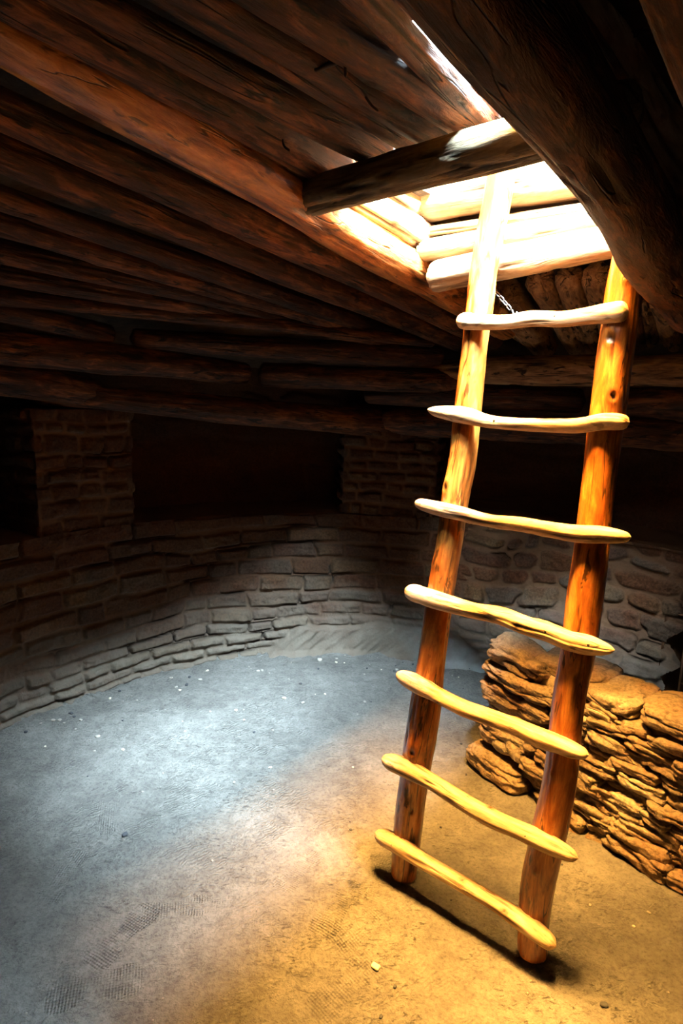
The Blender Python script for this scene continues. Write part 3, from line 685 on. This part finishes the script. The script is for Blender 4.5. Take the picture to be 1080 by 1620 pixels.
def nail(P, nrm, parent, r=.0042):
    P = Vector(P); nrm = Vector(nrm).normalized(); x = nrm.orthogonal().normalized(); y = nrm.cross(x)
    V = []; F = []
    for (rr, hh) in ((r, -.004), (r, .0005), (r * .7, .0018)):
        for k in range(10):
            t = 2 * math.pi * k / 10; V.append(P + x * (rr * math.cos(t)) + y * (rr * math.sin(t)) + nrm * hh)
    V.append(P + nrm * .0022)
    for a in (0, 1):
        for k in range(10): F.append([a * 10 + k, a * 10 + (k + 1) % 10, a * 10 + 10 + (k + 1) % 10, a * 10 + 10 + k])
    for k in range(10): F.append([20 + k, 20 + (k + 1) % 10, 30])
    mi = parent.matrix_basis.inverted()
    off_ = Vector(lad.location)
    mesh_obj('nail', [mi @ (v - off_) for v in V], F, M_NAIL, parent)
RK = [[(.14, 1), (.86, 1)], [(.13, 1), (.78, 1)], [(.12, 1), (.72, 1), (.86, 1)], [(.10, 1), (.72, 1), (.9, 1)], [(.05, 1)], [(.4, 1)], [(.62, 1)]]
view0 = Vector((0, 0, 1.7))
for i, p in enumerate(RUNGS):
    o = timber('rung', p, M_RUNG, seed=77 + i * 11, parent=lad, step=.006, nu=36, rough=1.0, knots=3, cap='round' , crackamt=.8, lumps=.7)
    P = np.array(p); d = np.concatenate([[0], np.cumsum(np.linalg.norm(np.diff(P[:, :3], axis=0), axis=1))]); 
    for t, _ in RK[i]:
        q = np.array([np.interp(t * d[-1], d, P[:, k]) for k in range(4)])
        c = Vector(q[:3]); nr = (-N + Vector((0, 0, .35)) + H * (.25 if t > .5 else -.1)).normalized()
        nail(c + nr * (q[3] * .96), nr, o)

# ------------------------------------------------------------------ deflector wall of stacked rough stones
DP = Vector((.68, 2.75, 0)); DE = Vector((.62, -.785, 0)).normalized(); DN = Vector((.785, .62, 0)).normalized()   # along the wall / away from the camera
def rock(c_s, c_z, c_d, ls, lz, ld, tilt, seed, power=5, rough=1.0, n=13, yaw=0.0):
    """one rough slab: sides ls (along), lz (high), ld (deep), metres"""
    u = np.linspace(-1, 1, n); P = []; F = []; idx = {}
    def vid(p):
        k = (round(p[0], 5), round(p[1], 5), round(p[2], 5))
        if k not in idx: idx[k] = len(P); P.append(k)
        return idx[k]
    for ax in range(3):
        for sgn in (-1, 1):
            for i in range(n - 1):
                for j in range(n - 1):
                    q = []
                    for (a, b) in ((i, j), (i + 1, j), (i + 1, j + 1), (i, j + 1)):
                        v = [0, 0, 0]; v[ax] = sgn; v[(ax + 1) % 3] = u[a]; v[(ax + 2) % 3] = u[b]; q.append(vid(v))
                    F.append(q if sgn > 0 else q[::-1])
    P = np.array(P, float)
    L = (np.abs(P)**power).sum(1)**(1 / power); P = P / L[:, None]
    X = P * np.array([ls, ld, lz]) / 2
    mn = min(ls, lz, ld)
    k = 1 / max(mn, .04)
    f1 = fbm(X[:, 0] * 7 + seed, X[:, 1] * 7, X[:, 2] * 16, seed, 3); f2 = fbm(X[:, 0] * 16 + seed, X[:, 1] * 16, X[:, 2] * 60, seed + 5, 4)
    rid = np.abs(noise(X[:, 0] * 9, X[:, 1] * 9, X[:, 2] * 45 + 2 * noise(X[:, 0] * 6, 0, 0, seed), seed + 8))
    nr = P / np.linalg.norm(P, axis=1)[:, None]
    blk = np.round(3.0 * noise(X[:, 0] * 11 + seed, X[:, 1] * 11, X[:, 2] * 26, seed + 12)) / 3.0      # broken, stepped faces
    dsp = rough * (.16 * mn * f1 + .11 * mn * f2 + .16 * mn * blk - .16 * mn * (1 - sstep(0, .22, rid)))
    X = X + nr * dsp[:, None]
    ct, st = math.cos(tilt), math.sin(tilt)
    a, b = X[:, 0] * ct - X[:, 2] * st, X[:, 0] * st + X[:, 2] * ct
    cyw, syw = math.cos(yaw), math.sin(yaw); a, dd = a * cyw - X[:, 1] * syw, a * syw + X[:, 1] * cyw
    e, nn = np.array(DE), np.array(DN)
    W = np.array(DP) + np.outer(c_s + a, e) + np.outer(c_d + dd, nn); W[:, 2] = c_z + b
    tone = np.full(len(W), np.random.default_rng(seed).random()) + .15 * f1
    crack = (1 - sstep(0, .10, rid)) * .6
    return W, F, dict(tone=np.clip(tone, 0, 1), mortar=np.zeros(len(W)), crack=crack)
rg = np.random.default_rng(5)
core = []
# heart of the wall: mud and small fill, a rough slab set back from the face
W, F, A = rock(.80, .26, .165, 1.50, .58, .25, 0, 999, 9, .25, 40); A['mortar'][:] = .8; core.append((W, F, A))
# courses behind the named stones: thin broken stones along the face
zc = 0.0
for row, (z0, hz) in enumerate([(.0, .075), (.065, .06), (.115, .07), (.175, .05), (.22, .065), (.275, .055), (.325, .06), (.38, .055), (.43, .055), (.475, .05)]):
    s = .30 + rg.uniform(-.05, .1)
    while s < 1.55:
        w = rg.uniform(.10, .26); hh = hz * rg.uniform(.8, 1.25); t = rg.uniform(-.13, .10)
        core.append(rock(s + w / 2, z0 + hz / 2 + rg.uniform(-.008, .008), .045 + rg.uniform(-.012, .03) - .035 * (1 - z0 / .5), w * 1.05, hh * .97, .14, t, int(rg.integers(1, 9000)), rg.choice([4, 6, 8]), 1.15, 17, rg.uniform(-.2, .2)))
        s += w * .97
# back face courses
for z0 in np.arange(.0, .5, .09):
    s = .02
    while s < 1.5:
        w = rg.uniform(.14, .3); core.append(rock(s + w / 2, z0 + .045, .28, w, .09, .10, 0, int(rg.integers(1, 9000)), 4, .8, 6)); s += w
dfl = tag(empty('deflector_wall', tuple(DP + DE * .7)), 'low wall of stacked rough sandstone slabs right of the ladder, lit golden', 'stone wall')
def dpart(name, parts, label=None):
    V, F, A = joined(parts); o = mesh_obj(name, V - np.array(dfl.location), F, M_ROCK, dfl, A)
    if label: o['label'] = label
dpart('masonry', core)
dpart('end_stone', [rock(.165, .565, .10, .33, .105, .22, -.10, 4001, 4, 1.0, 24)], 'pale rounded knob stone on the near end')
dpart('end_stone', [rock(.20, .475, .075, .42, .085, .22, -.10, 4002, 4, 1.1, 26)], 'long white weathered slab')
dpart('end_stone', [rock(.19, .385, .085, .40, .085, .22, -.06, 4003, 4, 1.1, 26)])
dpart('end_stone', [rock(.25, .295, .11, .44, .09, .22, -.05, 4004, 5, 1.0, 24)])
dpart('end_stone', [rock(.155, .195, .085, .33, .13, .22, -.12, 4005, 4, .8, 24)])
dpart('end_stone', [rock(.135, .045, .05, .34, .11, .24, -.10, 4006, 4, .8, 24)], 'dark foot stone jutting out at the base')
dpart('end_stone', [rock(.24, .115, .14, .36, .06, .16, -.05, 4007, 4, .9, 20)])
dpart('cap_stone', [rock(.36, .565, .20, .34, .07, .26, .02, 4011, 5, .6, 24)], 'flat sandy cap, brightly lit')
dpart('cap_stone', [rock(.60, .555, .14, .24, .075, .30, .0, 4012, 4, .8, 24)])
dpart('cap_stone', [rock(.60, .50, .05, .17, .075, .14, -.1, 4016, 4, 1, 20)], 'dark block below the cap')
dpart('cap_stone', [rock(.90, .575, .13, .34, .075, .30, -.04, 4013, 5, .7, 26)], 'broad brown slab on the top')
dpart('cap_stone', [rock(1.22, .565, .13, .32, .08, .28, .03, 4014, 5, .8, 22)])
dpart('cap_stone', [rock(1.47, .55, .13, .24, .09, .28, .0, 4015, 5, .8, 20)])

# ------------------------------------------------------------------ small chain and hook on the beam by the left rail
ch = tag(empty('chain', (.555, 2.245, 2.05)), 'short bright steel chain with a hook, right of the left ladder rail', 'chain')
def torus_link(c, d, roll, L=.021, w=.012, r=.0021):
    d = Vector(d).normalized(); x = d.orthogonal().normalized(); x = Quaternion(d, roll) @ x; y = d.cross(x)
    V, F = [], []; n_, m = 24, 8
    for i in range(n_):
        t = 2 * math.pi * i / n_; a = d * (math.cos(t) * w / 2 + (L - w) / 2 * (1 if math.cos(t) > 0 else -1)) + x * (math.sin(t) * w / 2)
        o_ = (d * math.cos(t) + x * math.sin(t))
        for k in range(m):
            p = 2 * math.pi * k / m; V.append(Vector(c) + a + o_ * (r * math.cos(p)) + y * (r * math.sin(p)))
    for i in range(n_):
        for k in range(m):
            F.append([i * m + k, i * m + (k + 1) % m, ((i + 1) % n_) * m + (k + 1) % m, ((i + 1) % n_) * m + k])
    return V, F
ca, cb = Vector((.515, 2.235, 2.078)), Vector((.560, 2.20, 2.018)); cd = (cb - ca)
loc = Vector(ch.location)
for k in range(4):
    V, F = torus_link(ca + cd * (k / 4 + .04), cd, .3 + k * math.pi / 2); mesh_obj('chain_link', [v - loc for v in V], F, M_METAL, ch)
hp = [cb + Vector(q) * .8 for q in ((0, 0, .006), (.004, 0, -.004), (.010, -.004, -.014), (.018, -.006, -.012), (.020, -.006, -.002))]
o = timber('hook', [(*q, .0026) for q in hp], M_METAL, seed=3, parent=ch, step=.002, nu=10, rough=0, crackamt=0, lumps=0)
nl = [torus_link(ca - cd * .1, (0, 0, 1), .2, .016, .012, .0024)]
mesh_obj('eye_screw', [v - loc for v in nl[0][0]], nl[0][1], M_METAL, ch)

# ------------------------------------------------------------------ shreds of bark hanging from the ceiling poles
for i, (lab, pts) in enumerate([
    ('curled strip of dark bark hanging between the upper roof poles', [(-.095, 1.36, 2.345, .001), (-.075, 1.35, 2.338, .004), (-.045, 1.335, 2.342, .005), (-.02, 1.32, 2.338, .004), (-.015, 1.318, 2.31, .001)]),
    ('thin dark bark fibre hanging beside the large left hatch beam', [(-.17, 1.66, 2.33, .002), (-.165, 1.65, 2.31, .0015), (-.15, 1.64, 2.295, .001)]),
    ('forked dry root fibre hanging near the near crossbeam', [(.02, 1.45, 2.345, .002), (.04, 1.45, 2.32, .0015), (.055, 1.44, 2.305, .0025)])]):
    o = timber('bark_shred', pts, M_TWIG, seed=900 + i, step=.004, nu=8, rough=0, crackamt=0, lumps=.5); tag(o, lab, 'bark')

# ------------------------------------------------------------------ pebbles and crumbs on the floor
def pebble(x, y, r, mat, seed, flat=.55):
    V, F, A = None, None, None
    rr_ = np.random.default_rng(seed)
    n = 5; u = np.linspace(-1, 1, n); P = []; FF = []; idx = {}
    for ax in range(3):
        for sgn in (-1, 1):
            for i in range(n - 1):
                for j in range(n - 1):
                    q = []
                    for (a, b) in ((i, j), (i + 1, j), (i + 1, j + 1), (i, j + 1)):
                        v = [0, 0, 0]; v[ax] = sgn; v[(ax + 1) % 3] = u[a]; v[(ax + 2) % 3] = u[b]
                        k = tuple(round(t, 4) for t in v)
                        if k not in idx: idx[k] = len(P); P.append(k)
                        q.append(idx[k])
                    FF.append(q if sgn > 0 else q[::-1])
    P = np.array(P, float); P /= ((np.abs(P)**2.6).sum(1)**(1 / 2.6))[:, None]
    P = P * (1 + .22 * noise(P[:, 0] * 1.4 + seed, P[:, 1] * 1.4, P[:, 2] * 1.4, seed))[:, None]
    P = P * np.array([r * rr_.uniform(.8, 1.3), r * rr_.uniform(.7, 1.0), r * flat])
    o = mesh_obj('pebble', P, FF, mat); o.location = (x, y, floor_z(x, y) + r * flat * .7); o.rotation_euler = (0, 0, rr_.uniform(0, 6))
    return o
SP = [(-.815, 2.169, .011, M_DARKP, 'black chip of charcoal lying alone on the pale dust at left'), (.143, 1.622, .011, M_PALE, 'pale buff pebble on the golden dust in front of the ladder foot'),
      (-.553, 3.18, .010, M_PALE, 'small white pebble on the grey floor, alone before the far wall'), (.197, 1.56, .006, M_DARKP, 'brown crumb in the golden dust near the pale buff pebble'),
      (-.115, 3.86, .022, M_PEBBLE, 'rounded grey stone lying against the bedrock foot of the far wall'), (.80, 1.52, .010, M_DARKP, 'black chip in the shadow right of the right ladder foot')]
for i, (x, y, r, m, lab) in enumerate(SP): tag(pebble(x, y, r, m, 500 + i), lab, 'pebble')
pr_ = random.Random(4)
def in_defl(x, y):
    v = Vector((x, y, 0)) - DP; return -.08 < v.dot(DE) < 1.7 and -.1 < v.dot(DN) < .4
spots = []
while len(spots) < 70:                                       # crumbs fallen along the foot of the wall
    a = math.radians(pr_.uniform(66, 158)); r = pr_.uniform(1.70, 1.90) if pr_.random() < .7 else pr_.uniform(1.2, 1.7)
    x, y = CX + r * math.cos(a), CY + r * math.sin(a)
    if not in_defl(x, y): spots.append((x, y, pr_.uniform(.004, .011), 0))
while len(spots) < 120:                                      # scattered over the open floor
    x, y = pr_.uniform(-1.2, 1.1), pr_.uniform(1.25, 3.3)
    if not in_defl(x, y): spots.append((x, y, pr_.uniform(.003, .007), 1))
for i, (x, y, r, g_) in enumerate(spots):
    m = [M_PEBBLE, M_PEBBLE, M_DARKP, M_PALE][pr_.randrange(4)]
    o = pebble(x, y, r, m, 700 + i)
    if g_ == 0: tag(o, 'small crumb of fallen stone near the foot of the curved wall', 'pebble', 'crumbs along the foot of the wall')
    else: tag(o, 'tiny stray pebble in the trampled dust of the open floor', 'pebble', 'stray pebbles on the open floor')
